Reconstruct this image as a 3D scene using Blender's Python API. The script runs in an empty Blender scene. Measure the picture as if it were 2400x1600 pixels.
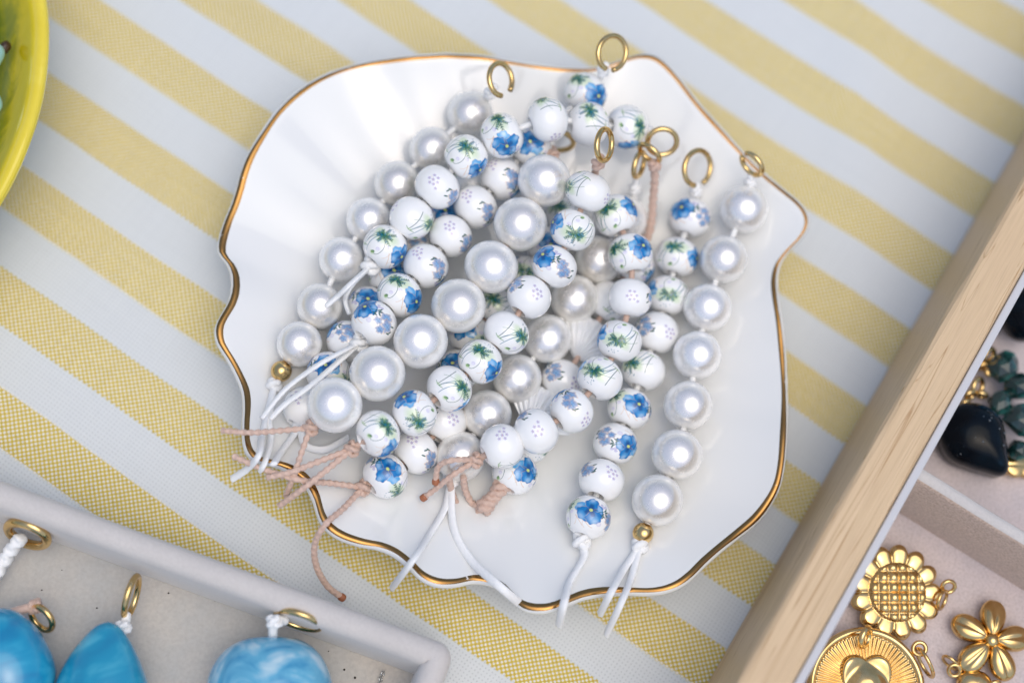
import bpy, bmesh, math, random
import numpy as np
from mathutils import Vector, Matrix, Quaternion
random.seed(4); rng = np.random.default_rng(7)
MM = 0.001
# ------------------------------------------------------------------ camera
TILT, ROLL, HCAM, FPX = math.radians(72.34), math.radians(18.62), 300.0, 4000.0   # mm above the table, focal in px of 2400
st, ct, cr, sr = math.sin(TILT), math.cos(TILT), math.cos(ROLL), math.sin(ROLL)
UPV = Vector((0, st, ct)); FWD = Vector((0, ct, -st)); XV = Vector((1, 0, 0))
CX = cr*XV + sr*UPV; CY = -sr*XV + cr*UPV
scene = bpy.context.scene
col = scene.collection
cam_d = bpy.data.cameras.new('camera'); cam = bpy.data.objects.new('camera', cam_d); col.objects.link(cam)
cam.matrix_world = Matrix(((CX.x, CY.x, -FWD.x, 0), (CX.y, CY.y, -FWD.y, 0), (CX.z, CY.z, -FWD.z, HCAM*MM), (0, 0, 0, 1)))
cam_d.sensor_width = 36; cam_d.lens = 60; cam_d.clip_start = 0.01; cam_d.clip_end = 200
cam_d.dof.use_dof = True; cam_d.dof.focus_distance = 0.2925; cam_d.dof.aperture_fstop = 5.8; cam_d.dof.aperture_blades = 9
scene.camera = cam
# ------------------------------------------------------------------ world, sun, exposure
SUN_EL, SUN_AZ = math.radians(76), math.radians(135)     # azimuth clockwise from +Y
w = bpy.data.worlds.new('World'); scene.world = w; w.use_nodes = True
nt = w.node_tree; bg = nt.nodes['Background']
sky = nt.nodes.new('ShaderNodeTexSky'); sky.sky_type = 'NISHITA'; sky.sun_disc = False
sky.sun_elevation = SUN_EL; sky.sun_rotation = SUN_AZ
sky.air_density = 1.0; sky.dust_density = 3.4; sky.ozone_density = 1.7
nt.links.new(sky.outputs[0], bg.inputs[0]); bg.inputs[1].default_value = 0.15
sd = bpy.data.lights.new('sun', 'SUN'); sd.energy = 0.72; sd.angle = math.radians(64); sd.color = (1.0, 0.97, 0.78)
sun = bpy.data.objects.new('sun', sd); col.objects.link(sun)
dirv = Vector((math.sin(SUN_AZ)*math.cos(SUN_EL), math.cos(SUN_AZ)*math.cos(SUN_EL), math.sin(SUN_EL)))
sun.rotation_euler = dirv.to_track_quat('Z', 'Y').to_euler(); sun.location = dirv*2
scene.view_settings.view_transform = 'Standard'; scene.view_settings.look = 'None'
scene.view_settings.exposure = 0.20; scene.view_settings.gamma = 1

# ------------------------------------------------------------------ pixel -> place
def ray(x, y):
    """direction (per mm of depth) through a point of the 2352 px wide picture"""
    a = (x*2400/2352 - 1200)/FPX; b = -(y*2400/2352 - 800)/FPX
    return FWD + CX*a + CY*b
def U(x, y, h):
    d = ray(x, y); t = (h - HCAM)/d.z
    return Vector((0, 0, HCAM)) + d*t
def UN(x, y, h): return U(x*0.98, y*0.98, h)
def pxmm(p):                                    # mm per 2352-px pixel at a point
    return (p - Vector((0, 0, HCAM))).dot(FWD)/(FPX*0.98)

# ------------------------------------------------------------------ materials
def mat(name, base=(.8, .8, .8), rough=.5, metal=0, **kw):
    m = bpy.data.materials.new(name); m.use_nodes = True
    b = m.node_tree.nodes['Principled BSDF']
    b.inputs['Base Color'].default_value = (*base, 1); b.inputs['Roughness'].default_value = rough
    b.inputs['Metallic'].default_value = metal
    for k, v in kw.items(): b.inputs[k.replace('_', ' ')].default_value = v
    return m
def nodes(m): return m.node_tree.nodes, m.node_tree.links, m.node_tree.nodes['Principled BSDF']
class G:
    """tiny helper for node arithmetic"""
    def __init__(s, m): s.n, s.l, s.b = nodes(m)
    def new(s, t, **kw):
        o = s.n.new(t)
        for k, v in kw.items(): setattr(o, k, v)
        return o
    def put(s, sock, v):
        if hasattr(v, 'node'): s.l.new(v, sock)
        else: sock.default_value = v
    def m(s, op, a, b=0.0, c=0.0):
        o = s.new('ShaderNodeMath', operation=op)
        s.put(o.inputs[0], a); s.put(o.inputs[1], b); s.put(o.inputs[2], c)
        return o.outputs[0]
    def mix(s, f, a, b):
        o = s.new('ShaderNodeMix', data_type='RGBA')
        s.put(o.inputs[0], f)
        s.put(o.inputs[6], a if hasattr(a, 'node') else (*a, 1)); s.put(o.inputs[7], b if hasattr(b, 'node') else (*b, 1))
        return o.outputs[2]
    def pos(s, scale=(1000, 1000, 1000), rot=(0, 0, 0), loc=(0, 0, 0)):
        t = s.new('ShaderNodeTexCoord'); mp = s.new('ShaderNodeMapping')
        mp.inputs['Scale'].default_value = scale; mp.inputs['Rotation'].default_value = rot; mp.inputs['Location'].default_value = loc
        s.l.new(t.outputs['Object'], mp.inputs[0]); return mp.outputs[0]
    def noise(s, vec, scale, detail=4, rough=.5, dist=0):
        o = s.new('ShaderNodeTexNoise'); s.l.new(vec, o.inputs['Vector'])
        o.inputs['Scale'].default_value = scale; o.inputs['Detail'].default_value = detail
        o.inputs['Roughness'].default_value = rough; o.inputs['Distortion'].default_value = dist
        return o.outputs[0]
    def rng(s, v, a, b, c=0.0, d=1.0):
        o = s.new('ShaderNodeMapRange'); s.put(o.inputs[0], v)
        for i, q in enumerate((a, b, c, d)): o.inputs[i+1].default_value = q
        return o.outputs[0]
    def ramp(s, v, stops):
        o = s.new('ShaderNodeValToRGB'); s.put(o.inputs[0], v); e = o.color_ramp.elements
        while len(e) < len(stops): e.new(.5)
        for q, (p, c) in zip(e, stops): q.position = p; q.color = (*c, 1)
        return o.outputs[0]
    def bump(s, h, strength, dist=0.0002):
        o = s.new('ShaderNodeBump'); o.inputs['Strength'].default_value = strength; o.inputs['Distance'].default_value = dist
        s.l.new(h, o.inputs['Height']); s.l.new(o.outputs[0], s.b.inputs['Normal'])

M = {}
M['dish'] = mat('white_glazed_porcelain', (.78, .785, .77), .08, Coat_Weight=.6, Coat_Roughness=.04)
M['gold'] = mat('polished_gold', (.78, .56, .23), .14, 1)
g = G(M['gold']); g.l.new(g.mix(g.rng(g.noise(g.pos(), .45, 4, .6), .35, .7), (.80, .57, .26), (.63, .41, .16)), g.b.inputs['Base Color']); g.l.new(g.rng(g.noise(g.pos(), .8, 3), .3, .7, .10, .2), g.b.inputs['Roughness'])
M['gold_rim'] = mat('gilt_rim', (.55, .30, .10), .2, 1)
g = G(M['gold_rim']); worn = g.rng(g.noise(g.pos(), .55, 3, .6), .70, .73)
g.l.new(g.mix(worn, g.mix(g.noise(g.pos(), .25, 4), (.42, .235, .08), (.27, .14, .045)), (.78, .77, .75)), g.b.inputs['Base Color']); g.l.new(g.m('SUBTRACT', 1.0, worn), g.b.inputs['Metallic'])
M['pearl'] = mat('pearl_nacre', (.83, .80, .78), .20, .45, Coat_Weight=1.0, Coat_Roughness=.05, Specular_IOR_Level=.7)
g = G(M['pearl'])
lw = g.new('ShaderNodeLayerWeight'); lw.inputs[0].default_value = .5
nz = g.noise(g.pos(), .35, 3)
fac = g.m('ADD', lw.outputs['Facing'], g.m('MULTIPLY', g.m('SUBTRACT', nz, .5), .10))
g.l.new(g.ramp(fac, [(.0, (.90, .88, .86)), (.09, (.89, .86, .84)), (.20, (.77, .74, .70)), (.32, (.80, .78, .74)), (.45, (.90, .885, .85)), (.8, (.95, .94, .91))]), g.b.inputs['Base Color'])  # reflected dark ring, bright centre and edge put into the colour by view angle
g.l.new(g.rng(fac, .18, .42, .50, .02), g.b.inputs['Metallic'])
oi = g.new('ShaderNodeObjectInfo'); hs = g.new('ShaderNodeHueSaturation')
src = g.b.inputs['Base Color'].links[0].from_socket; g.l.new(src, hs.inputs['Color']); g.l.new(hs.outputs[0], g.b.inputs['Base Color'])
g.l.new(g.rng(oi.outputs['Random'], 0, 1, .93, 1.03), hs.inputs['Value']); g.l.new(g.rng(oi.outputs['Random'], 0, 1, 1.5, .7), hs.inputs['Saturation'])
g.l.new(g.rng(g.noise(g.pos(), .9, 4, .6), .3, .7, .17, .31), g.b.inputs['Roughness'])
M['porcelain'] = mat('printed_porcelain', (.85, .85, .85), .16, 0, Coat_Weight=.5, Coat_Roughness=.08)
g = G(M['porcelain']); at = g.new('ShaderNodeVertexColor', layer_name='print'); g.l.new(at.outputs[0], g.b.inputs['Base Color'])
M['shellbead'] = mat('white_shell_bead', (.84, .85, .86), .22, .1, Coat_Weight=.6)
M['pink'] = mat('waxed_beige_cord', (.62, .43, .34), .5, 0, Sheen_Weight=.3)
g = G(M['pink']); g.l.new(g.mix(g.noise(g.pos(), 1.6, 3), (.70, .52, .43), (.50, .32, .24)), g.b.inputs['Base Color'])
M['burnt'] = mat('singed_cord_end', (.36, .13, .06), .45)
M['white'] = mat('white_nylon_cord', (.93, .93, .92), .6, 0, Transmission_Weight=.06, IOR=1.25)
g = G(M['white']); g.bump(g.noise(g.pos(), 2.6, 4, .7), .35, .0003)
M['velvet'] = mat('cream_velvet', (.60, .56, .53), .95, 0, Sheen_Weight=.35, Sheen_Roughness=.5)
g = G(M['velvet']); v = g.pos(); n1 = g.noise(v, .12, 5, .6); n2 = g.noise(v, 2.4, 2)
c = g.mix(n1, (.66, .62, .585), (.52, .49, .47)); g.l.new(g.mix(g.rng(n2, .3, .75, 0, .35), c, (.45, .42, .40)), g.b.inputs['Base Color']); g.bump(n2, .35)
M['velvet_floor'] = mat('cream_velvet_floor', (.5, .48, .45), .95, 0, Sheen_Weight=.35)
g = G(M['velvet_floor']); v = g.pos(); n1 = g.noise(v, .07, 5, .6); n2 = g.noise(v, 1.7, 3)
c = g.mix(g.rng(n1, .3, .7), (.58, .53, .47), (.46, .46, .45)); c = g.mix(g.rng(n2, .35, .75, 0, .4), c, (.36, .34, .32))
g.l.new(c, g.b.inputs['Base Color']); g.bump(n2, .4)
M['pinkvelvet'] = mat('dusty_pink_velvet', (.46, .39, .38), .95, 0, Sheen_Weight=.4)
g = G(M['pinkvelvet']); v = g.pos(); n1 = g.noise(v, .16, 4, .6); n2 = g.noise(v, 2.2, 3)
c = g.mix(g.rng(n1, .3, .7), (.66, .57, .56), (.56, .50, .51)); c = g.mix(g.rng(n2, .4, .75, 0, .45), c, (.30, .25, .23))
g.l.new(c, g.b.inputs['Base Color']); g.bump(n2, .5)
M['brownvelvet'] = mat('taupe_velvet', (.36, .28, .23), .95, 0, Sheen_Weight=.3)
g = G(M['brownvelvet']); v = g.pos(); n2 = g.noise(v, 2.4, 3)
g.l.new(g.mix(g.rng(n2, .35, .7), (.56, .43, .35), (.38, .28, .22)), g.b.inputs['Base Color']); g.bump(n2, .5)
M['liner'] = mat('white_card_liner', (.56, .56, .58), .8)
M['speck'] = mat('dark_speck', (.03, .025, .02), .8)
# tablecloth : woven yellow stripes ------------------------------------------------
PHI, PER, WID, OFF = math.radians(16.1218), .0593506*HCAM, .0291968*HCAM, -.4616646*HCAM
M['cloth'] = mat('striped_woven_cotton', (.7, .7, .7), .9, 0, Sheen_Weight=.2)
g = G(M['cloth'])
tc = g.new('ShaderNodeTexCoord'); sp = g.new('ShaderNodeSeparateXYZ'); g.l.new(tc.outputs['Object'], sp.inputs[0])
X, Y = g.m('MULTIPLY', sp.outputs[0], 1000), g.m('MULTIPLY', sp.outputs[1], 1000)
wob = g.noise(g.pos(), .03, 3)
s_ = g.m('ADD', g.m('ADD', g.m('MULTIPLY', X, -math.sin(PHI)), g.m('MULTIPLY', Y, -math.cos(PHI))), g.m('MULTIPLY', g.m('SUBTRACT', wob, .5), 1.6))
t_ = g.m('ADD', g.m('ADD', g.m('MULTIPLY', X, math.cos(PHI)), g.m('MULTIPLY', Y, -math.sin(PHI))), g.m('MULTIPLY', g.m('SUBTRACT', g.noise(g.pos(loc=(40, 9, 3)), .03, 3), .5), 1.6))
TAU = 2*math.pi
cu = g.m('COSINE', g.m('MULTIPLY', t_, TAU/1.02)); cv = g.m('COSINE', g.m('MULTIPLY', s_, TAU/1.02))
step = g.m('MULTIPLY', g.m('SIGN', cu), .14)
fr = g.m('MODULO', g.m('ADD', g.m('SUBTRACT', g.m('ADD', s_, step), OFF), PER*200), PER)
yel = g.rng(g.m('ABSOLUTE', g.m('SUBTRACT', fr, WID/2)), WID/2-.12, WID/2+.12, 1, 0)
nf = g.noise(g.pos(), 1.9, 2)
dots = g.rng(g.m('ADD', g.m('MULTIPLY', cu, cv), g.m('MULTIPLY', g.m('SUBTRACT', nf, .5), .6)), .10, .34)
big = g.noise(g.pos(), .018, 3)
ycol = g.mix(g.rng(big, .3, .7), (.70, .54, .095), (.63, .475, .075))
holesY = g.rng(g.m('MULTIPLY', cu, cv), -.95, -.6, .35, 0)
ycol = g.mix(holesY, ycol, (.20, .13, .02))
thr = g.new('ShaderNodeCombineXYZ'); g.put(thr.inputs[0], g.m('MULTIPLY', t_, 2.0)); g.put(thr.inputs[1], g.m('MULTIPLY', s_, .06))
thr2 = g.new('ShaderNodeCombineXYZ'); g.put(thr2.inputs[0], g.m('MULTIPLY', t_, .05)); g.put(thr2.inputs[1], g.m('MULTIPLY', s_, 2.0))
slub = g.m('MULTIPLY', g.rng(g.noise(thr.outputs[0], 1.0, 3), .3, .7, .95, 1.03), g.rng(g.noise(thr2.outputs[0], 1.0, 3), .3, .7, .95, 1.03))
ymix = g.mix(dots, ycol, (.80, .785, .76))
cu2 = g.m('COSINE', g.m('MULTIPLY', t_, TAU/.70)); cv2 = g.m('COSINE', g.m('MULTIPLY', s_, TAU/.70))
holes = g.rng(g.m('ADD', g.m('ADD', cu2, cv2), g.m('MULTIPLY', g.m('SUBTRACT', nf, .5), .8)), .9, 1.8, 0, .42)
wcol = g.mix(holes, (.665, .695, .71), (.37, .40, .42))
mulc = g.new('ShaderNodeVectorMath', operation='SCALE'); g.l.new(g.mix(yel, wcol, ymix), mulc.inputs[0]); g.l.new(g.m('ADD', g.m('MULTIPLY', g.m('SUBTRACT', slub, 1.0), g.m('ADD', g.m('MULTIPLY', yel, .7), .3)), 1.0), mulc.inputs['Scale'])
g.l.new(mulc.outputs[0], g.b.inputs['Base Color'])
hgt = g.m('ADD', g.m('MULTIPLY', dots, yel), g.m('MULTIPLY', holes, -1.0)); g.bump(hgt, .5, .00025)
# wood ------------------------------------------------------------------------------
def wood(name, ang, light=(.68, .50, .31), dark=(.60, .43, .255)):
    m = mat(name, light, .55); g = G(m)
    v = g.pos(rot=(0, 0, -ang)); mp = g.new('ShaderNodeMapping'); mp.inputs['Scale'].default_value = (.035, .8, .8); g.l.new(v, mp.inputs[0])
    n1 = g.noise(mp.outputs[0], 1.0, 6, .62, .6)
    mp2 = g.new('ShaderNodeMapping'); mp2.inputs['Scale'].default_value = (.012, .34, .34); mp2.inputs['Location'].default_value = (3.3, 1.7, 0); g.l.new(v, mp2.inputs[0])
    n2 = g.noise(mp2.outputs[0], 1.0, 2, .5, .4)
    mp3 = g.new('ShaderNodeMapping'); mp3.inputs['Scale'].default_value = (.09, 5, 5); g.l.new(v, mp3.inputs[0])
    n3 = g.noise(mp3.outputs[0], 1.0, 3, .6)
    c = g.mix(g.rng(n1, .35, .72), light, dark)
    c = g.mix(g.rng(n3, .48, .70, 0, .38), c, (.42, .28, .17))
    line = g.m('MAXIMUM', g.rng(g.m('ABSOLUTE', g.m('SUBTRACT', n2, .57)), 0, .010, .75, 0), g.rng(g.m('ABSOLUTE', g.m('SUBTRACT', n2, .44)), 0, .006, .5, 0))
    c = g.mix(line, c, (.33, .165, .05))
    g.l.new(c, g.b.inputs['Base Color']); g.bump(g.m('SUBTRACT', n3, line), .25, .0002)
    return m

# ------------------------------------------------------------------ object helpers
def new_mesh(name, verts, faces, m, parent=None, smooth=True, loc=None):
    """verts in mm; one mesh object"""
    me = bpy.data.meshes.new(name)
    o0 = Vector((0, 0, 0)) if loc is None else Vector(loc)
    V = [((v[0]-o0[0])*MM, (v[1]-o0[1])*MM, (v[2]-o0[2])*MM) for v in verts]
    me.from_pydata(V, [], faces); me.update()
    if smooth: me.polygons.foreach_set('use_smooth', [True]*len(me.polygons))
    me.materials.append(m)
    return link(name, me, parent, o0)
def link(name, me, parent=None, loc=(0, 0, 0), rot=None):
    o = bpy.data.objects.new(name, me); col.objects.link(o)
    l = Vector(loc)*MM
    if parent is not None:
        o.parent = parent; l = l - parent['_w'] if False else l - Vector(PLOC[parent.name])
    o.location = l
    if rot is not None: o.rotation_mode = 'QUATERNION'; o.rotation_quaternion = rot
    return o
PLOC = {}
def thing(name, loc, label, cat, group=None):
    o = bpy.data.objects.new(name, None); col.objects.link(o); o.empty_display_size = .005
    o.location = Vector(loc)*MM; PLOC[o.name] = tuple(o.location)
    tag(o, label, cat, group); return o
def tag(o, label, cat, group=None):
    o['label'] = label; o['category'] = cat
    if group: o['group'] = group
    return o
def spline(pts, step):
    P = [Vector(p) for p in pts]; n = len(P); out = []
    if n == 2: P = [P[0], (P[0]+P[1])/2, P[1]]; n = 3
    for i in range(n-1):
        p0 = P[max(i-1, 0)]; p1 = P[i]; p2 = P[i+1]; p3 = P[min(i+2, n-1)]
        k = max(2, int((p2-p1).length/step))
        for j in range(k):
            t = j/k
            out.append(.5*((2*p1)+(-p0+p2)*t+(2*p0-5*p1+4*p2-p3)*t*t+(-p0+3*p1-3*p2+p3)*t**3))
    out.append(P[-1]); return out
def frames(P, closed=False):
    n = len(P); T = []
    for i in range(n):
        a = P[(i-1) % n] if closed else P[max(i-1, 0)]; b = P[(i+1) % n] if closed else P[min(i+1, n-1)]
        T.append((b-a).normalized())
    N = T[0].orthogonal().normalized(); F = []
    for i in range(n):
        N = (N - T[i]*N.dot(T[i])); N = N.normalized() if N.length > 1e-6 else T[i].orthogonal().normalized()
        F.append((T[i], N, T[i].cross(N)))
    return F
def tube_geo(P, r, ns=12, closed=False, braid=0, pitch=1.6, flat=1.0, taper=True):
    F = frames(P, closed); V = []; Q = []; s = 0; n = len(P)
    for i, p in enumerate(P):
        if i: s += (P[i]-P[i-1]).length
        rr = r(i/(n-1)) if callable(r) else r
        e = 1.0
        if taper and not closed and (i == 0 or i == n-1): e = .6
        for k in range(ns):
            a = 2*math.pi*k/ns; q = rr*e
            if braid: q *= 1-braid/2+braid*max(math.sin(2*a+s*6.283/pitch), math.sin(2*a-s*6.283/pitch+1))
            V.append(p + F[i][1]*math.cos(a)*q + F[i][2]*math.sin(a)*q*flat)
    m = n if closed else n-1
    for i in range(m):
        for k in range(ns):
            a = i*ns+k; b = i*ns+(k+1) % ns; j = (i+1) % n
            Q.append((a, b, j*ns+(k+1) % ns, j*ns+k))
    if not closed: Q.append(tuple(range(ns))[::-1]); Q.append(tuple((n-1)*ns+k for k in range(ns)))
    return V, Q
def merge(parts):
    V = []; Fc = []
    for v, f in parts:
        o = len(V); V += list(v); Fc += [tuple(i+o for i in q) for q in f]
    return V, Fc
def lathe_geo(prof, ns=48, c=(0, 0, 0)):
    V = []; Q = []
    for (r, z) in prof:
        for k in range(ns):
            a = 2*math.pi*k/ns; V.append(Vector((c[0]+r*math.cos(a), c[1]+r*math.sin(a), c[2]+z)))
    for i in range(len(prof)-1):
        for k in range(ns):
            Q.append((i*ns+k, i*ns+(k+1) % ns, (i+1)*ns+(k+1) % ns, (i+1)*ns+k))
    return V, Q

# ------------------------------------------------------------------ tablecloth
def build_cloth():
    n = 150; half = 330; V = []; Fc = []
    c0 = U(1180, 800, 0)
    for i in range(n+1):
        for j in range(n+1):
            x = c0.x-half+2*half*j/n; y = c0.y-half+2*half*i/n
            z = .35*math.sin(x*.045+y*.021)+.3*math.sin(y*.06-x*.017+1)+.2*math.sin(x*.11+y*.09)-1.1
            far = 1/(1+math.exp(-(y-c0.y-45)/12))
            for (u0, wd_, am) in ((62, 5, 1.2), (95, 7, 1.0), (20, 6, .8), (-40, 7, .9), (140, 8, 1.0)):
                u = (x-c0.x)*.93+(y-c0.y)*.22-u0; z += far*am*math.exp(-(u/wd_)**2)
            V.append((x, y, z))
    for i in range(n):
        for j in range(n):
            a = i*(n+1)+j; Fc.append((a, a+1, a+n+2, a+n+1))
    o = new_mesh('tablecloth', V, Fc, M['cloth'])
    o['kind'] = 'structure'
build_cloth()

# ------------------------------------------------------------------ shell dish
RIM = [(1030,133),(1100,137),(1165,147),(1235,157),(1300,163),(1365,163),(1415,151),(1450,140),(1480,137),(1510,147),(1548,182),(1600,245),(1650,300),(1700,355),(1750,405),(1792,442),(1826,473),(1843,500),(1845,522),(1833,547),(1805,575),(1784,603),(1775,638),(1777,682),(1785,740),(1791,800),(1795,860),(1797,930),(1795,1000),(1790,1060),(1780,1110),(1760,1150),(1730,1188),(1690,1221),(1650,1252),(1612,1285),(1580,1317),(1545,1340),(1500,1351),(1440,1350),(1390,1350),(1340,1358),(1290,1378),(1255,1390),(1215,1389),(1188,1374),(1162,1346),(1130,1326),(1090,1321),(1050,1330),(1010,1331),(975,1317),(945,1287),(915,1262),(880,1247),(835,1240),(790,1226),(760,1206),(742,1178),(732,1140),(715,1105),(690,1080),(655,1064),(622,1057),(598,1052),(580,1036),(572,1010),(571,970),(573,930),(570,895),(555,858),(535,822),(514,790),(508,762),(515,735),(534,702),(545,670),(546,635),(536,607),(517,587),(514,570),(518,545),(530,507),(545,470),(557,430),(565,400),(581,360),(611,310),(645,262),(688,221),(735,190),(792,166),(860,150),(945,138)]
def rim_h(x, y): return 13.2 + 2.0*max(0, (700-y)/700) + .6*math.sin(x*.021)+.5*math.sin(y*.019+1)
DC = U(1185, 770, 4)
NA = 420
rp = [U(x, y, rim_h(x, y)) for x, y in RIM]
rp_s = spline(rp + [rp[0]], 1.0)
ang = np.array([math.atan2(p.y-DC.y, p.x-DC.x) for p in rp_s]); rad = np.array([math.hypot(p.x-DC.x, p.y-DC.y) for p in rp_s]); hz = np.array([p.z for p in rp_s])
o_ = np.argsort(ang); ang, rad, hz = ang[o_], rad[o_], hz[o_]
TH = np.linspace(-math.pi, math.pi, NA, endpoint=False)
RR = np.interp(TH, ang, rad, period=2*math.pi); HH = np.interp(TH, ang, hz, period=2*math.pi)
ker = np.hanning(61); ker /= ker.sum()
RS = np.convolve(np.concatenate([RR[-60:], RR, RR[:60]]), ker, 'same')[60:-60]
dev = RR-RS
HH = HH + np.clip(dev*.25, -1.2, 1.2)
FL = 4.2
def prof_z(s, hr): 
    t = np.clip((s-.30)/.70, 0, 1); return FL + (hr-FL)*t**1.75
def dish_z(p):
    th = math.atan2(p.y-DC.y, p.x-DC.x); r = math.hypot(p.x-DC.x, p.y-DC.y)
    R = np.interp(th, TH, RR, period=2*math.pi); h = np.interp(th, TH, HH, period=2*math.pi)
    if r <= R: return float(prof_z(r/R, h))
    return float(max(0.0, h - .45*(r-R)))
def dish_pt(k, s, flute=1.0, dz=0, inset=0):
    wgt = s**3; r = s*((1-wgt)*RS[k]+wgt*RR[k]) - inset
    z = prof_z(np.array(s), HH[k]) + dz
    z += flute*((.16*math.sin(TH[k]*34+.8*math.sin(TH[k]*5))+.34*math.sin(TH[k]*13+1.3*math.sin(TH[k]*3)))*s**2*(1-s**6) - .5*dev[k]*.25*s**2*(1-s**4)*0)
    return Vector((DC.x+r*math.cos(TH[k]), DC.y+r*math.sin(TH[k]), float(z)))
def build_dish():
    root = thing('shell_dish', (DC.x, DC.y, 0), 'white porcelain shell shaped dish with wavy gold rim holding the bead strands', 'dish')
    S = [.02]+list(np.linspace(.06, 1, 46)**.9); V = []; Fc = []
    rows = []
    for s in S: rows.append([dish_pt(k, s) for k in range(NA)])
    # rounded lip, then outside going down to the foot
    T = .95
    inner = rows[-1]; before = rows[-3]
    lip = []
    for a in np.linspace(0, math.pi, 9)[1:]:
        row = []
        for k in range(NA):
            d = (inner[k]-before[k]).normalized(); up = Vector((-math.cos(TH[k])*d.z, -math.sin(TH[k])*d.z, math.hypot(d.x, d.y)))
            cpt = inner[k]-up*T
            row.append(cpt + up*T*math.cos(a) + d*T*math.sin(a))
        lip.append(row)
    rows += lip
    for s in (.97, .9, .8, .68, .55, .45):
        rows.append([dish_pt(k, s, 0, dz=-2.3-(1-s)*1.2) for k in range(NA)])
    zf = []
    for k in range(NA):
        p = dish_pt(k, .43, 0); zf.append(Vector((p.x, p.y, .2)))
    rows.append(zf); rows.append([Vector((p.x*.98+DC.x*.02, p.y*.98+DC.y*.02, .2)) for p in zf])
    for r_ in rows: V += r_
    for i in range(len(rows)-1):
        for k in range(NA):
            k2 = (k+1) % NA; Fc.append((i*NA+k, i*NA+k2, (i+1)*NA+k2, (i+1)*NA+k))
    Fc.append(tuple(range(NA))[::-1])
    new_mesh('dish_body', V, Fc, M['dish'], root, loc=(DC.x, DC.y, 0))
    # gilt band over the lip : ribbon 0.05 mm proud
    V = []; Fc = []; prof = list(np.linspace(-.30, .88, 12)); gap = set()
    for i, a in enumerate(prof):
        for k in range(NA):
            d = (inner[k]-before[k]).normalized(); up = Vector((-math.cos(TH[k])*d.z, -math.sin(TH[k])*d.z, math.hypot(d.x, d.y)))
            cpt = inner[k]-up*T; T2 = T+.06
            wv = 1+.16*math.sin(k*.11)+.10*math.sin(k*.31+1)
            aa = .35+(a-.35)*wv*(1-.42*max(0.0, min(1.0, math.sin(TH[k]+.1)*1.6)))
            if aa < 0: V.append(inner[k] + up*.06 + d*aa*T*1.0)
            else: V.append(cpt + up*T2*math.cos(aa) + d*T2*math.sin(aa))
    for i in range(len(prof)-1):
        for k in range(NA):
            k2 = (k+1) % NA; Fc.append((i*NA+k, i*NA+k2, (i+1)*NA+k2, (i+1)*NA+k))
    new_mesh('gold_rim', V, Fc, M['gold_rim'], root, loc=(DC.x, DC.y, 0))
build_dish()

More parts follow.
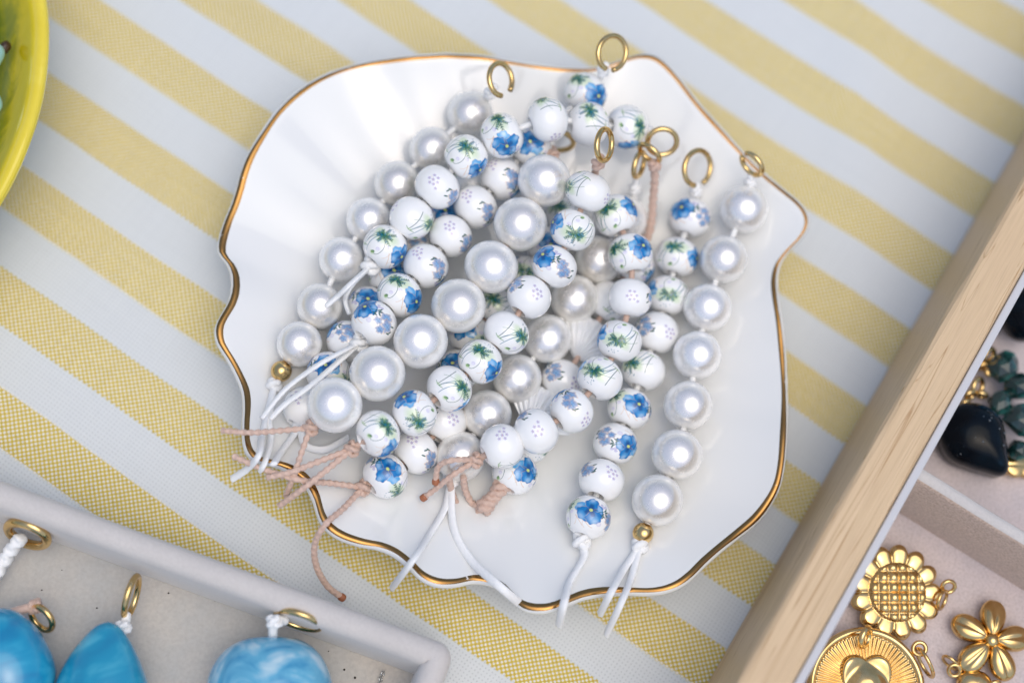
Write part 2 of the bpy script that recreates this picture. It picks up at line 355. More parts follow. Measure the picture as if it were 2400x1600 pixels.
# ------------------------------------------------------------------ floral print for the porcelain beads
NLON, NLAT = 400, 180
LATMAX = 72.0
def paint_print(seed):
    W, H = 1600, 640                      # lon 0..360, lat -72..72 : 4.444 px per degree
    S = W/360.0
    img = np.ones((H, W, 3))*np.array([.90, .895, .88])
    ctr = [0.0, 0.0, 1.0, 0.0]                 # where the motif being drawn sits, and its scale
    def win(l, b, e):
        c0 = int((l-e)*S); n = int(2*e*S)+2; cols = np.arange(c0, c0+n); r0 = max(0, int(H/2-(b+e)*S)); r1 = min(H, int(H/2-(b-e)*S)+2)
        x = cols[None, :]/S-l; y = (H/2-np.arange(r0, r1)[:, None])/S-b
        return np.ix_(np.arange(r0, r1), cols % W), x+0*y, y+0*x
    def to(l, b): return ctr[3]+(l-ctr[0])*ctr[2], ctr[1]+(b-ctr[1])*ctr[2]
    def blend(ix, a, c): a = np.clip(a, 0, 1)[..., None]; img[ix] = img[ix]*(1-a)+np.array(c)*a
    def sm(d, w=.5): return np.clip(.5-d/w, 0, 1)
    def ell(l0, b0, ra, rb, ang, c, al=1.0, soft=.8, half=False, rag=0.0):
        l0, b0 = to(l0, b0); ra *= ctr[2]; rb *= ctr[2]
        ix, x, y = win(l0, b0, max(ra, rb)*1.4+soft); ca, sa = math.cos(ang), math.sin(ang)
        u = (x*ca+y*sa)/ra; v = (-x*sa+y*ca)/rb
        th = np.arctan2(v, u); rr = np.hypot(u, v)*(1+rag*np.sin(th*5+l0)+rag*.6*np.sin(th*9+b0))
        a = sm((rr-1)*min(ra, rb), soft)
        if half:
            ht = (np.sin((x+l0)*2.6)*np.sin((y+b0)*2.6) > -.2+.75*np.clip(rr-.4, 0, 1)).astype(float)
            a = a*(.25+.75*ht)
        blend(ix, a*al, c)
    def line(pts, w, c, al=1.0):
        pts = [to(*p) for p in pts]; w *= ctr[2]**.5
        ml = sum(p[0] for p in pts)/len(pts); mb = sum(p[1] for p in pts)/len(pts); e = max(max(abs(p[0]-ml), abs(p[1]-mb)) for p in pts)+w+2
        ix, X0, Y0 = win(ml, mb, e); d = np.full(X0.shape, 1e9)
        for (a, b) in zip(pts[:-1], pts[1:]):
            x = X0+ml-a[0]; y = Y0+mb-a[1]; ex, ey = b[0]-a[0], b[1]-a[1]; L2 = ex*ex+ey*ey+1e-9
            t = np.clip((x*ex+y*ey)/L2, 0, 1); d = np.minimum(d, np.hypot(x-t*ex, y-t*ey))
        blend(ix, sm(d-w, .8)*al, c)
    def curve(p0, p1, p2, n=9): return [((1-t)**2*p0[0]+2*t*(1-t)*p1[0]+t*t*p2[0], (1-t)**2*p0[1]+2*t*(1-t)*p1[1]+t*t*p2[1]) for t in np.linspace(0, 1, n)]
    BL, BD, BLT = (.005, .185, .49), (.002, .05, .20), (.11, .40, .72)
    GD, GM, GY, TE = (.006, .085, .070), (.05, .20, .06), (.46, .66, .26), (.012, .17, .27)
    LI, OR = (.37, .32, .60), (.72, .42, .20)
    R = random.Random(seed)
    # loose blades by the far side of the sprig
    ctr[:] = [337, -10, 1.2, 318]
    line(curve((326, -34), (338, -10), (334, 20)), .8, GD); line(curve((332, -34), (346, -10), (354, 6)), .7, TE); line(curve((318, -28), (326, -37), (344, -33)), .7, GM); ell(330, -32, 8, 3, 0, GY, .4, 4)
    # green sprig at 0 deg
    ctr[:] = [0, 2, 1.58, 0]
    ell(4, 6, 22, 12, .3, GY, .50, 12); ell(-12, 10, 12, 7, -.3, GY, .45, 9)
    line(curve((-2, 6), (-14, -2), (-22, -34)), .7, TE); line(curve((-3, 5), (-18, -1), (-30, -24)), .5, GD); line(curve((-3, 7), (-22, 6), (-36, -4)), .35, GM)
    for k in range(8):
        a = -0.5+k*.70+R.uniform(-.12, .12); L = R.uniform(13, 25); x0, y0 = 0, 6; dx, dy = math.cos(a), math.sin(a); bend = R.uniform(-5, 5)
        P = curve((x0, y0), (x0+dx*L*.5-dy*bend, y0+dy*L*.45+dx*bend), (x0+dx*L, y0+dy*L*.8), 6)
        line(P, .55, GD if k % 3 else TE)
        for t in range(1, 6):
            q = P[t]
            for sgn in (-1, 1): ell(q[0]-sgn*dy*1.6, q[1]+sgn*dx*1.6, 3.1*(1.2-t*.13), .85, a+sgn*.6, R.choice([GD, GD, TE, GM]), .95, .9)
    line(curve((2, 4), (17, -8), (12, -24)), .55, GD); line(curve((12, -24), (8, -34), (-1, -29)), .55, GD)
    ell(-2, -29, 5, 2.8, .5, GM, .95); ell(-3, -28, 3.6, 1.5, .5, GD, .95); ell(-3, -31, 6, 4, 0, GY, .45, 4)
    for (x, y) in ((16, -6), (5, -19)):
        ell(x, y, 4.2, 3.4, .3, (.66, .62, .82), .5, 2); line(curve((x-3, y), (x, y+5), (x+3, y)), .25, LI, .7)
    for k in range(9): ell(R.uniform(-10, 14), R.uniform(22, 32), 1.2, .6, R.uniform(0, 3), TE, .95)
    # pansy at 68 deg
    ctr[:] = [68, 0, 1.58, 78]
    o = 2
    line(curve((44, -12), (54, -22), (60, -28)), .6, OR, .8); line(curve((46, -12), (48, -24), (42, -28)), .5, OR, .7); line(curve((62, -18), (74, -28), (82, -26)), .6, OR, .8); line(curve((60, -20), (58, -27), (66, -31)), .5, OR, .7)
    for (x, y, ra, rb, a, c) in ((54, 3, 13, 10, .4, BLT), (80, 9, 13, 11, -.4, BL), (65, 17, 12, 11, 1.2, BL), (60, -10, 13, 11, -.6, BL), (76, -8, 12, 12, .7, BL)):
        x += R.uniform(-2, 2)-(x-68)*.12; y += R.uniform(-2, 2)-(y-2)*.12; ra *= R.uniform(.95, 1.2); rb *= R.uniform(.9, 1.15); a += R.uniform(-.4, .4)
        ell(x, y, ra*1.05, rb*1.05, a, OR, .5, 1.2, rag=.07); ell(x, y, ra, rb, a, c, 1, 1.0, rag=.08)
        ell(x+(x-68)*.3, y+(y-2)*.3, ra*.6, rb*.55, a, BLT, .6, 5); ell(x+(x-68)*.55, y+(y-2)*.55, ra*.45, rb*.4, a, (.62, .74, .86), .55, 6, half=True)
        ex, ey = x-68, y-2
        for s_ in (-.5, -.2, .15, .45): line([(68, 2), (68+ex*1.1-ey*s_*.6, 2+ey*1.1+ex*s_*.6)], .3, BD, .7)
        ell(68+ex*.45, 2+ey*.45, 6, 4, math.atan2(ey, ex), BD, .6, 4)
    ell(68, 2, 7, 6, 0, BD, .5, 5); ell(68, 2, 3.0, 2.7, 0, (.52, .62, .18)); ell(68.4, 2.2, 1.1, 1, 0, (.75, .72, .25))
    # leaf and buds between
    ctr[:] = [100, 4, 1.15, 114]
    line(curve((86, 4), (96, 14), (108, 12)), .8, TE); line(curve((96, 12), (98, 4), (102, 0)), .8, GD)
    for (x, y, a) in ((99, 5, 1), (103, 1, -.4), (96, 1, .3), (106, 12, 0), (102, 16, .7), (100, -2, 1.3)): ell(x, y, 3.6, 1.3, a, GD, .95)
    for (x, y) in ((96, 22), (103, 26), (92, 27)): ell(x, y, 4.4, 3.4, .5, LI, .4, 2.2); line(curve((x-4, y), (x, y+4), (x+4, y)), .4, LI); line(curve((x-4, y), (x, y-4), (x+3, y-1)), .4, LI)
    ell(98, -20, 7, 6, 0, LI, .35, 2.5); ell(98, -20, 4, 3.4, 0, (.8, .78, .86), .8, 2)
    # half-tone blue bunch at 132
    ctr[:] = [132, -3, 1.5, 152]
    for (x, y, ra, rb, a) in ((124, 6, 11, 8, .5), (136, -3, 11, 9, -.5), (131, -13, 8, 7, .2), (121, -4, 7, 6, .2)):
        x += R.uniform(-3, 3); y += R.uniform(-3, 3)
        ell(x, y, ra*1.15, rb*1.15, a, OR, .8, 1.0, half=True, rag=.14); ell(x, y, ra, rb, a, BL, 1, 1, half=True, rag=.12)
        ell(x, y, ra*.5, rb*.5, a, BLT, .7, 3, half=True)
        line([(x-ra*.7, y), (x+ra*.7, y-1)], .4, BD, .8); line([(x, y+rb*.7), (x+1, y-rb*.7)], .3, BD, .7)
    for (x, y, a) in ((112, 9, .6), (113, 4, -.6), (148, -9, .4), (150, -4, 1.2), (146, 6, .6), (110, 13, 1.4)): ell(x, y, 4.2, 1.4, a, GD, .95)
    # lilac cluster at 176
    ctr[:] = [176, 2, 1.35, 220]
    for (x, y) in ((166, 12), (174, 8), (182, 10), (170, 0), (180, 1), (188, 3), (175, -8), (184, -8)):
        for k in range(5):
            a = k*1.2566+x; ell(x+2.1*math.cos(a), y+2.1*math.sin(a), 1.7, .9, a, LI, .85, .8)
        ell(x, y, .8, .8, 0, OR, .7)
    line(curve((164, 4), (176, 6), (188, -4)), .35, OR, .5)
    return img
def make_bead_mesh(seed):
    img = paint_print(seed); H, W, _ = img.shape
    R = 4.0
    lats = np.radians(np.linspace(-LATMAX, LATMAX, NLAT))
    V = []; C = []
    def ring_(rho, z, colr):
        th = np.arange(NLON)*2*math.pi/NLON
        V.append(np.stack([rho*np.cos(th), rho*np.sin(th), np.full(NLON, z)], 1)*MM); C.append(colr)
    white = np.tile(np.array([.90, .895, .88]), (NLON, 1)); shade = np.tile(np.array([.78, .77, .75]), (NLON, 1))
    rows = []
    z1 = .90*R*math.sin(math.radians(LATMAX)); r1 = R*math.cos(math.radians(LATMAX))**.86
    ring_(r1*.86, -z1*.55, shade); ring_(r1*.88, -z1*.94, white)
    for la in lats:
        rho = R*math.cos(la)**.86; z = .90*R*math.sin(la)
        i = int(np.clip((H/2-math.degrees(la)*W/360), 0, H-1)); j = (np.arange(NLON)*W/NLON).astype(int)
        i0, i1 = max(i-1, 0), min(i+2, H)
        ring_(rho, z, np.mean([img[q, (j+d) % W] for q in range(i0, i1) for d in (0, 1, 2, 3)], axis=0))
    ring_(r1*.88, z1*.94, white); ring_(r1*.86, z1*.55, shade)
    V = np.concatenate(V); C = np.concatenate(C); n = len(V)//NLON
    idx = np.arange(n*NLON).reshape(n, NLON); nx = np.roll(idx, -1, 1)
    Fc = np.stack([idx[:-1], nx[:-1], nx[1:], idx[1:]], -1).reshape(-1, 4)
    me = bpy.data.meshes.new('porcelain_bead'); me.vertices.add(len(V)); me.vertices.foreach_set('co', V.ravel())
    me.loops.add(len(Fc)*4); me.loops.foreach_set('vertex_index', Fc.ravel()); me.polygons.add(len(Fc))
    me.polygons.foreach_set('loop_start', np.arange(len(Fc))*4); me.polygons.foreach_set('loop_total', np.full(len(Fc), 4))
    me.update(calc_edges=True); me.polygons.foreach_set('use_smooth', [True]*len(Fc))
    ca = me.color_attributes.new('print', 'FLOAT_COLOR', 'POINT'); ca.data.foreach_set('color', np.concatenate([C, np.ones((len(C), 1))], 1).ravel())
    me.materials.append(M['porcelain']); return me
BEADS = [make_bead_mesh(q) for q in (3, 11, 28)]
FEAT = {'S': (0, 6), 'P': (78, 3), 'K': (152, -3), 'L': (220, 2), 'T': (315, -20)}
def ll(lon, lat):
    a, b = math.radians(lon), math.radians(lat); return Vector((math.cos(a)*math.cos(b), math.sin(a)*math.cos(b), math.sin(b)))
FV = {k: ll(*v) for k, v in FEAT.items()}
def sphere_mesh(name, R, m, ns=48, nr=32, hole=.12):
    prof = [(R*hole*.8, -R*.9)]+[(R*math.sin(a), -R*math.cos(a)) for a in np.linspace(math.asin(hole), math.pi-math.asin(hole), nr)]+[(R*hole*.8, R*.9)]
    v, f = lathe_geo(prof, ns); me = bpy.data.meshes.new(name); me.from_pydata([tuple(p*MM) for p in v], [], f); me.update()
    me.polygons.foreach_set('use_smooth', [True]*len(me.polygons)); me.materials.append(m); return me
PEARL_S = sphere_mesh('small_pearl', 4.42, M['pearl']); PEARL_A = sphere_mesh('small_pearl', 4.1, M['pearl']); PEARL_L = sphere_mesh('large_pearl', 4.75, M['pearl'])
GOLDB = sphere_mesh('gold_bead', 1.85, M['gold'], 32, 20, .3)
def shell_mesh():
    """scallop bead : ribbed fan, two domed sides"""
    na, nr = 66, 16; V = []; Fc = []
    for side in (1, -1):
        for i in range(nr+1):
            t = i/nr
            for j in range(na+1):
                a = (j/na-.5)*2*1.05
                rib = abs(math.cos(j/na*math.pi*11))
                R = 8.2*(.90+.10*math.cos(a*1.3))*(1+.03*rib)
                r = R*t; dome = 1.9*math.sin(math.pi*min(t*.93+.07, 1))**.7*math.cos(a*1.35)**.5 if abs(a*1.35) < 1.57 else 0
                z = side*(dome*(1) + .75*rib*t*(1-t**6)*(math.cos(a*1.2)**.5) + .05)
                V.append(Vector((r*math.sin(a), r*math.cos(a)-4.2, z)))
    m = (nr+1)*(na+1)
    for sd_ in (0, 1):
        for i in range(nr):
            for j in range(na):
                q = (sd_*m+i*(na+1)+j, sd_*m+i*(na+1)+j+1, sd_*m+(i+1)*(na+1)+j+1, sd_*m+(i+1)*(na+1)+j)
                Fc.append(q if sd_ == 1 else q[::-1])
    me = bpy.data.meshes.new('shell_bead'); me.from_pydata([tuple(p*MM) for p in V], [], Fc); me.update()
    me.polygons.foreach_set('use_smooth', [True]*len(me.polygons)); me.materials.append(M['shellbead']); return me
SHELL = shell_mesh()

# ------------------------------------------------------------------ strands of beads
# bead : (x, y, [features (code, dx, dy)])   kinds: c porcelain, s small pearl, l large pearl, h shell
STR = {}
def S(key, **k): STR[key] = k
S('G', kind='c', lift=0, beads=[(1080,424,[]),(1017,497,[('P',0,-10)]),(957,567,[]),(897,640,[('P',10,-18)]),(848,706,[('P',-5,-22)]),(800,784,[('K',-5,-14)]),(755,858,[('P',-14,-14)]),(702,938,[('L',-20,-26)])])
S('M', kind='c', lift=0, beads=[(1302,498,[]),(1258,568,[('P',0,0)]),(1205,637,[('S',-4,-12)]),(1140,706,[('S',-5,-25)]),(1082,772,[('P',-26,-12)]),(1052,850,[]),(1020,968,[('L',24,-15)]),(955,1037,[('K',22,20),('L',2,-17)]),(885,1092,[('P',17,-20),('S',30,37)])])
S('L', kind='s', lift=0, beads=[(1432,503,[]),(1375,597,[]),(1320,687,[]),(1258,778,[]),(1188,869,[]),(1119,952,[]),(1058,1048,[])])
S('N', kind='c', lift=0, beads=[(1455,610,[]),(1398,692,[('T',-10,30)]),(1350,785,'h'),(1292,873,[('K',-22,-6),('L',20,6)]),(1240,945,'h'),(1213,1015,[]),(1182,1085,[('P',34,-15)])])
S('A', kind='a', lift=0, beads=[(1081,262,[]),(992,343,[]),(913,422,[]),(848,506,[]),(785,596,[]),(735,703,[]),(688,790,[])])
S('I', kind='s', lift=0, beads=[(1708,480,[]),(1662,595,[]),(1625,706,[]),(1601,815,[]),(1580,930,[]),(1555,1043,[]),(1510,1148,[])])
S('H', kind='c', lift=0, beads=[(1585,500,[('P',-19,-13),('K',29,-3)]),(1555,590,[('S',-6,-18),('P',41,7)]),(1533,678,[('S',-9,9),('P',-42,-18)]),(1508,763,[('K',-24,-12),('L',18,12)]),(1478,850,[('S',-33,-5)]),(1446,938,[('P',25,-20),('S',-35,-28)]),(1413,1018,[('K',-25,-13),('P',27,4)]),(1382,1102,[('K',-26,-36),('L',18,-33)]),(1352,1187,[('P',4,-18)])])
S('C', kind='c', lift=4, beads=[(1345,215,[('P',34,-4),('S',-20,-26)]),(1218,340,[('P',-2,-10)]),(1153,410,[('K',18,0),('L',-20,-24)]),(1092,475,[('K',17,10),('L',-18,-22)]),(1035,542,[('K',39,15),('L',10,-28)]),(978,611,[('K',29,-2),('L',-13,-34)]),(918,678,[('S',-14,-28),('P',38,14)]),(859,742,[('P',-21,-32),('K',22,-3)])])
S('B', kind='c', lift=6.5, beads=[(1440,292,[('S',31,0)]),(1352,285,[('S',-8,-28)]),(1258,275,[('S',-29,-31),('L',11,24)]),(1153,312,[('S',-16,-30),('P',3,22)]),(1071,360,[('S',0,-20),('P',42,22)]),(1004,430,[('K',28,27),('L',-2,-13)]),(945,501,[('S',37,13),('L',-38,-12)]),(885,567,[('S',5,-33)])])
S('D', kind='l', lift=5, beads=[(1250,415,[]),(1195,515,[]),(1128,613,[]),(1053,702,[]),(966,784,[]),(867,858,[]),(769,930,[])])
S('F', kind='c', lift=6, beads=[(1413,495,[('S',-7,-30),('P',33,-28)]),(1448,583,[('S',-29,-21),('P',26,-21)]),(1447,684,[('L',12,3),('K',49,2)]),(1422,783,[('S',-20,7),('P',-46,-5)]),(1378,868,[('S',-17,-8)]),(1313,943,[('K',-2,-20),('L',31,18)]),(1232,990,[('K',-33,-32),('L',-13,-5)]),(1153,1025,[('L',11,-27),('T',10,40)])])
S('E', kind='c', lift=7.5, beads=[(1350,440,[('S',-44,-3),('L',26,34)]),(1315,528,[('S',-11,24),('P',-38,-13)]),(1273,612,[('P',-22,-30),('K',28,5)]),(1215,682,[('K',-21,-38),('L',14,-30)]),(1163,764,[('S',41,4)]),(1103,830,[('S',1,-18),('P',33,25)]),(1032,892,[('S',40,-7)]),(952,948,[('S',5,12),('P',-32,-20)]),(868,995,[('S',32,-22)])])
RAD = {'c': 4.0, 'a': 4.1, 's': 4.42, 'l': 4.75, 'h': 2.4}
CAMP = Vector((0, 0, HCAM))
BE = []                                   # strand, index, kind, ray, depth
for key, sdef in STR.items():
    for i, (x, y, f) in enumerate(sdef['beads']):
        kd = 'h' if f == 'h' else sdef['kind']; R = RAD[kd]; h = 15.0
        for _ in range(12): h = .5*h+.5*(dish_z(U(x, y, h)) + R*(1.0 if kd != 'h' else 1.4) + sdef['lift'])
        d = ray(x, y); BE.append([key, i, kd, d, (h-HCAM)/d.z, sdef['lift'], R])
def bpos(b): return CAMP + b[3]*b[4]
for it in range(60):                      # let upper beads ride on the ones below them, along their own line of sight
    mv = 0
    for a in range(len(BE)):
        for b in range(a):
            A, B = BE[a], BE[b]
            need = (A[6]+B[6])*(.90 if A[0] == B[0] else .97)
            pa, pb = bpos(A), bpos(B); dd = (pa-pb).length
            if dd < need and A[0] != B[0] and abs(A[5]-B[5]) > .3:
                up = A if A[5] > B[5] else B
                up[4] -= min(.35, need-dd); mv += 1
    for key, sdef in STR.items():          # keep each strand a smooth curve
        L = [b for b in BE if b[0] == key]
        nd = [b[4] for b in L]
        for i in range(1, len(L)-1): nd[i] = min(L[i][4], .7*L[i][4]+.15*(L[i-1][4]+L[i+1][4])) 
        for b, q in zip(L, nd): b[4] = q
POS = {}
for b in BE: POS[(b[0], b[1])] = bpos(b)

def orient(axis, p, feats):
    """bead turned about its cord so that the printed flowers face where the photograph has them"""
    axis = axis.normalized(); ref = axis.orthogonal().normalized(); best = None
    view = (CAMP-p).normalized(); px = pxmm(p)
    tg = []
    for (c, dx, dy) in feats:
        a, b_ = dx*px/4.0, -dy*px/4.0; q = math.hypot(a, b_)
        if q > .97: a, b_ = a/q*.97, b_/q*.97
        ex = (CX - view*CX.dot(view)).normalized(); ey = (CY - view*CY.dot(view)).normalized()
        tg.append((c, ex*a+ey*b_+view*math.sqrt(max(0, 1-a*a-b_*b_))))
    if not feats:
        return Quaternion(axis, random.uniform(0, 6.28)) @ Vector((0, 0, 1)).rotation_difference(axis)
    pr = axis.cross(view).normalized(); pr2 = axis.cross(pr)
    for flip in (1, -1):
        for t1 in (-.3, -.15, 0, .15, .3):
            for t2 in (-.3, -.15, 0, .15, .3):
                a2 = (axis + pr*t1 + pr2*t2).normalized()*flip
                base = Vector((0, 0, 1)).rotation_difference(a2)
                for k in range(60):
                    q = Quaternion(a2, k*math.pi/30) @ base; e = 2.2*(t1*t1+t2*t2)
                    for w_, (c, t) in zip((1, .8), tg): e += w_*(q @ FV[c] - t).length_squared
                    if best is None or e < best[0]: best = (e, q)
    return best[1]
def cord_h(x, y, lift):
    h = 10
    for _ in range(10): h = .5*h+.5*(dish_z(U(x, y, h))+lift)
    return h
def path(pts, lift=1.0):
    out = []
    for p in pts:
        out.append(U(p[0], p[1], p[2] if len(p) > 2 and p[2] is not None else cord_h(p[0], p[1], lift)))
    return out
def ring_geo(x, y, h, a, b, ang, gap=0.0, gapat=0.0, wire=.50, sign=1):
    p = U(x, y, h); px = pxmm(p); R = a*px-wire; t = math.acos(max(.08, min(1, b/a)))
    al = math.radians(ang); Ld = CX*math.cos(al)+CY*math.sin(al); Sd = -CX*math.sin(al)+CY*math.cos(al)
    view = (CAMP-p).normalized(); S2 = Sd*math.cos(t)+view*math.sin(t)*sign
    g0 = math.radians(gapat)+gap/2; n = 56
    P = [p+Ld*R*math.cos(g0+(2*math.pi-gap)*i/n)+S2*R*math.sin(g0+(2*math.pi-gap)*i/n) for i in range(n if gap == 0 else n+1)]
    return tube_geo(P, wire, 12, closed=(gap == 0), taper=False)
def knot_geo(c, axis, size, r, turns=(2, 3), stretch=1.0, braid=.25):
    axis = axis.normalized(); u = axis.orthogonal().normalized(); v = axis.cross(u); P = []
    n = 110
    for i in range(n):
        t = 2*math.pi*i/n; q = (1+.42*math.cos(turns[1]*t))
        P.append(c + (u*math.cos(turns[0]*t)*q + v*math.sin(turns[0]*t)*q)*size*.58 + axis*math.sin(turns[1]*t)*size*.5*stretch)
    return tube_geo(P, r, 8, closed=True, braid=braid, pitch=1.1)
def add_cord(root, pts, m, r, braid, burnt=False, loc=None, flat=1.0):
    P = spline(pts, .22 if braid else .5)
    v, f = tube_geo(P, r, 16, braid=braid, pitch=1.25, flat=flat)
    o = new_mesh('cord_tail', v, f, m, root, loc=loc)
    if burnt:
        d = (P[-1]-P[-4]).normalized(); Q = [P[-1]-d*.5+d*1.3*t for t in np.linspace(0, 1, 8)]
        v, f = tube_geo(Q, lambda t: r*(1.12+.25*math.sin(t*math.pi)), 12)
        new_mesh('singed_tip', v, f, M['burnt'], o, loc=Vector(o['_abs']) if '_abs' in o else None) if False else None
        tip = bpy.data.meshes.new('singed_tip'); org = Vector(pts[0]) if loc is None else Vector(loc)
        tip.from_pydata([tuple((p-org)*MM) for p in v], [], f); tip.update(); tip.polygons.foreach_set('use_smooth', [True]*len(tip.polygons)); tip.materials.append(M['burnt'])
        t_o = bpy.data.objects.new('singed_tip', tip); col.objects.link(t_o); t_o.parent = o
    return o

INFO = {
 'A': ('pearl_strand', 'seven pearl strand on the left slope of the shell dish, gold bead at lower end', 'white'),
 'B': ('porcelain_strand', 'floral porcelain strand curving over the pile top to a white knot on the left', 'white'),
 'C': ('porcelain_strand', 'floral porcelain strand with the topmost gold ring and long double white tails', 'white'),
 'D': ('pearl_strand', 'strand of large pearls on beige cord running diagonally over the middle', 'pink'),
 'E': ('porcelain_strand', 'floral strand on beige cord just right of the large pearls, upright gold ring on top', 'pink'),
 'F': ('porcelain_strand', 'floral porcelain strand bowed through the centre right, dark beige knot by the seashell side', 'pink'),
 'G': ('porcelain_strand', 'half hidden floral strand lying under the large pearls at the left of the pile', 'white'),
 'H': ('porcelain_strand', 'floral strand reaching lowest in the dish, beside the right hand pearls, one white tail', 'white'),
 'I': ('pearl_strand', 'seven pearl strand at far right of the dish, gold bead and white tails below', 'white'),
 'L': ('pearl_strand', 'pearl strand deep in the middle of the dish, mostly hidden below floral beads', 'white'),
 'M': ('porcelain_strand', 'mostly buried floral strand whose lowest blue pansy bead has a long curling beige tail', 'pink'),
 'N': ('porcelain_strand', 'strand mixing floral and ribbed seashell beads, ending in a thick looped beige knot', 'pink'),
}
INFO['F'] = ('porcelain_strand', 'floral porcelain strand bowed through the centre right, last bead above the thick looped knot', 'pink')
RINGS = {  # x, y, height, a, b, angle, gap, gap at
 'A': (1150,183,24,44,30,100,.9,195), 'C': (1406,122,27,46,37,80,.5,180), 'B': (1521,326,20,40,35,10,0,0), 'L': (1468,378,18,36,12,75,0,0),
 'N': (1492,352,20,34,15,-40,0,0), 'E': (1388,333,32,43,20,86,0,0), 'H': (1602,386,17,47,34,80,.7,200), 'I': (1727,377,21,36,20,-50,.8,180), 'D': (1272,322,14,52,26,-10,0,0)}
GRP = 'bead strands piled in the shell dish'
for key, sdef in STR.items():
    name, label, cc = INFO[key]; n = len(sdef['beads']); P = [POS[(key, i)] for i in range(n)]
    base = P[n//2].copy(); root = thing(name, base, label, 'bead strand', GRP)
    for i, (x, y, f) in enumerate(sdef['beads']):
        p = P[i]; ax = P[min(i+1, n-1)]-P[max(i-1, 0)]
        kd = 'h' if f == 'h' else sdef['kind']
        sc_ = Vector([random.uniform(.975, 1.02)]*2+[random.uniform(.95, 1.02)]) if kd == 'c' else Vector([random.uniform(.97, 1.02), random.uniform(.97, 1.02), random.uniform(.97, 1.02)])
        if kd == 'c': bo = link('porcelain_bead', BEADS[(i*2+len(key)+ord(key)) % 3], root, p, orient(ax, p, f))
        elif kd == 'h':
            view = (CAMP-p).normalized(); yv = -(ax - view*ax.dot(view)).normalized(); yv = (yv + CX*.15).normalized(); xv = yv.cross(view); zv = xv.cross(yv)
            bo = link('shell_bead', SHELL, root, p, Matrix((xv, yv, zv)).transposed().to_quaternion())
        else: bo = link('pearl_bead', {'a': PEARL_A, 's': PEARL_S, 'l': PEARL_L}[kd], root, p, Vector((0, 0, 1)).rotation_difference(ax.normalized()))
        bo.scale = sc_
    m = M['white'] if cc == 'white' else M['pink']
    v, f = tube_geo(spline(P, 1.0), .55, 8); new_mesh('cord', v, f, m, root, loc=base)
    sdef['root'] = root; sdef['P'] = P; sdef['base'] = base
    if key in RINGS:
        x, y, h, a, b, an, gp, ga = RINGS[key]
        v, f = ring_geo(x, y, h, a, b, an, gp, ga); new_mesh('jump_ring', v, f, M['gold'], root, loc=base)
        rc = U(x, y, h)
        # loop of cord from the first bead to the ring
        e = P[0] + (P[0]-P[1]).normalized()*3.2
        rr = a*pxmm(rc)*.8; near = rc + (e-rc).normalized()*rr
        if key not in 'N':
            v, f = tube_geo(spline([P[0], e, (e+near)/2, near], .3), .62, 8, braid=.25 if cc == 'pink' else .12, pitch=1.2)
            new_mesh('ring_loop', v, f, m, root, loc=base)
            v, f = knot_geo((e*.45+near*.55), near-e, 1.05 if cc == 'pink' else .95, .5)
            new_mesh('knot', v, f, m, root, loc=base)
        else:
            q = [P[0], U(1480, 560, 9), U(1495, 520, 11), U(1500, 460, 14), U(1504, 410, 17), U(1503, 380, 19)]
            v, f = tube_geo(spline(q, .25), .85, 12, braid=.18, pitch=1.5, flat=.8); new_mesh('ring_loop', v, f, m, root, loc=base)
            v, f = knot_geo(q[-1], q[-1]-q[-2], 1.0, .55); new_mesh('knot', v, f, m, root, loc=base)
def tails(key, knotpx, ksize, kr, lists, r, burnt=(), lift=1.2, kstretch=1.0, flat=1.0):
    sd_ = STR[key]; root = sd_['root']; P = sd_['P']; cc = INFO[key][2]; m = M[cc]
    pe = P[-1]; hk = pe.z*.85 + .15*dish_z(pe)
    kp = U(knotpx[0], knotpx[1], hk)
    br = .26 if cc == 'pink' else .05
    v, f = knot_geo(kp, kp-pe, ksize, kr, stretch=kstretch, braid=br); new_mesh('knot', v, f, m, root, loc=sd_['base'])
    v, f = tube_geo(spline([pe, kp], .5), .6, 8); new_mesh('cord_end', v, f, m, root, loc=sd_['base'])
    if cc == 'white': r *= .98; flat = .58
    else: r *= .80
    for i, L in enumerate(lists):
        pts = path(L, lift)
        if (pts[0]-kp).length > .3 and len(L[0]) == 2: pts[0] = kp.copy()
        add_cord(root, pts, m, r, br, burnt=(i in burnt), loc=sd_['base'], flat=flat)
def gold_end(key, x, y):
    sd_ = STR[key]; pe = sd_['P'][-1]; h = dish_z(U(x, y, 12))+2.0; p = U(x, y, h)
    link('gold_bead', GOLDB, sd_['root'], p, Vector((0, 0, 1)).rotation_difference((p-pe).normalized()))
    v, f = tube_geo(spline([pe, p], .5), .6, 8); new_mesh('cord_end', v, f, M['white'], sd_['root'], loc=sd_['base'])
    sd_['P'] = sd_['P']+[p]
gold_end('A', 646, 852); gold_end('I', 1477, 1224)
tails('A', (630, 884), 1.15, .62, [[(628,888),(616,940),(602,1000),(594,1045,18.5),(568,1076,15),(532,1100,12)], [(628,888),(618,960),(622,1010),(608,1062,17.5),(596,1080,16)]], .72)
tails('B', (852,610), 1.5, .75, [[(850,612),(805,652,19),(776,680,17),(747,704,16)], [(850,612),(806,656,17.5),(793,690,15),(803,722,14)]], .72)
tails('C', (826,788), 1.35, .72, [[(826,788),(745,829,21),(682,872,19),(642,908,18),(600,962,18)], [(826,788),(720,880,20),(658,925,18.5),(620,962,17.5)]], .72)
tails('G', (690,972), 1.1, .7, [[(690,972),(670,1005),(648,1035),(628,1066,18)], [(690,972),(700,1020),(745,1032),(800,1003)]], .75)
tails('D', (713,982), 1.35, 0.49, [[(713,982),(640,989,19),(570,993,18),(508,988,17)], [(713,982),(692,1040,18),(677,1085,17.5),(656,1140,13)]], .62)
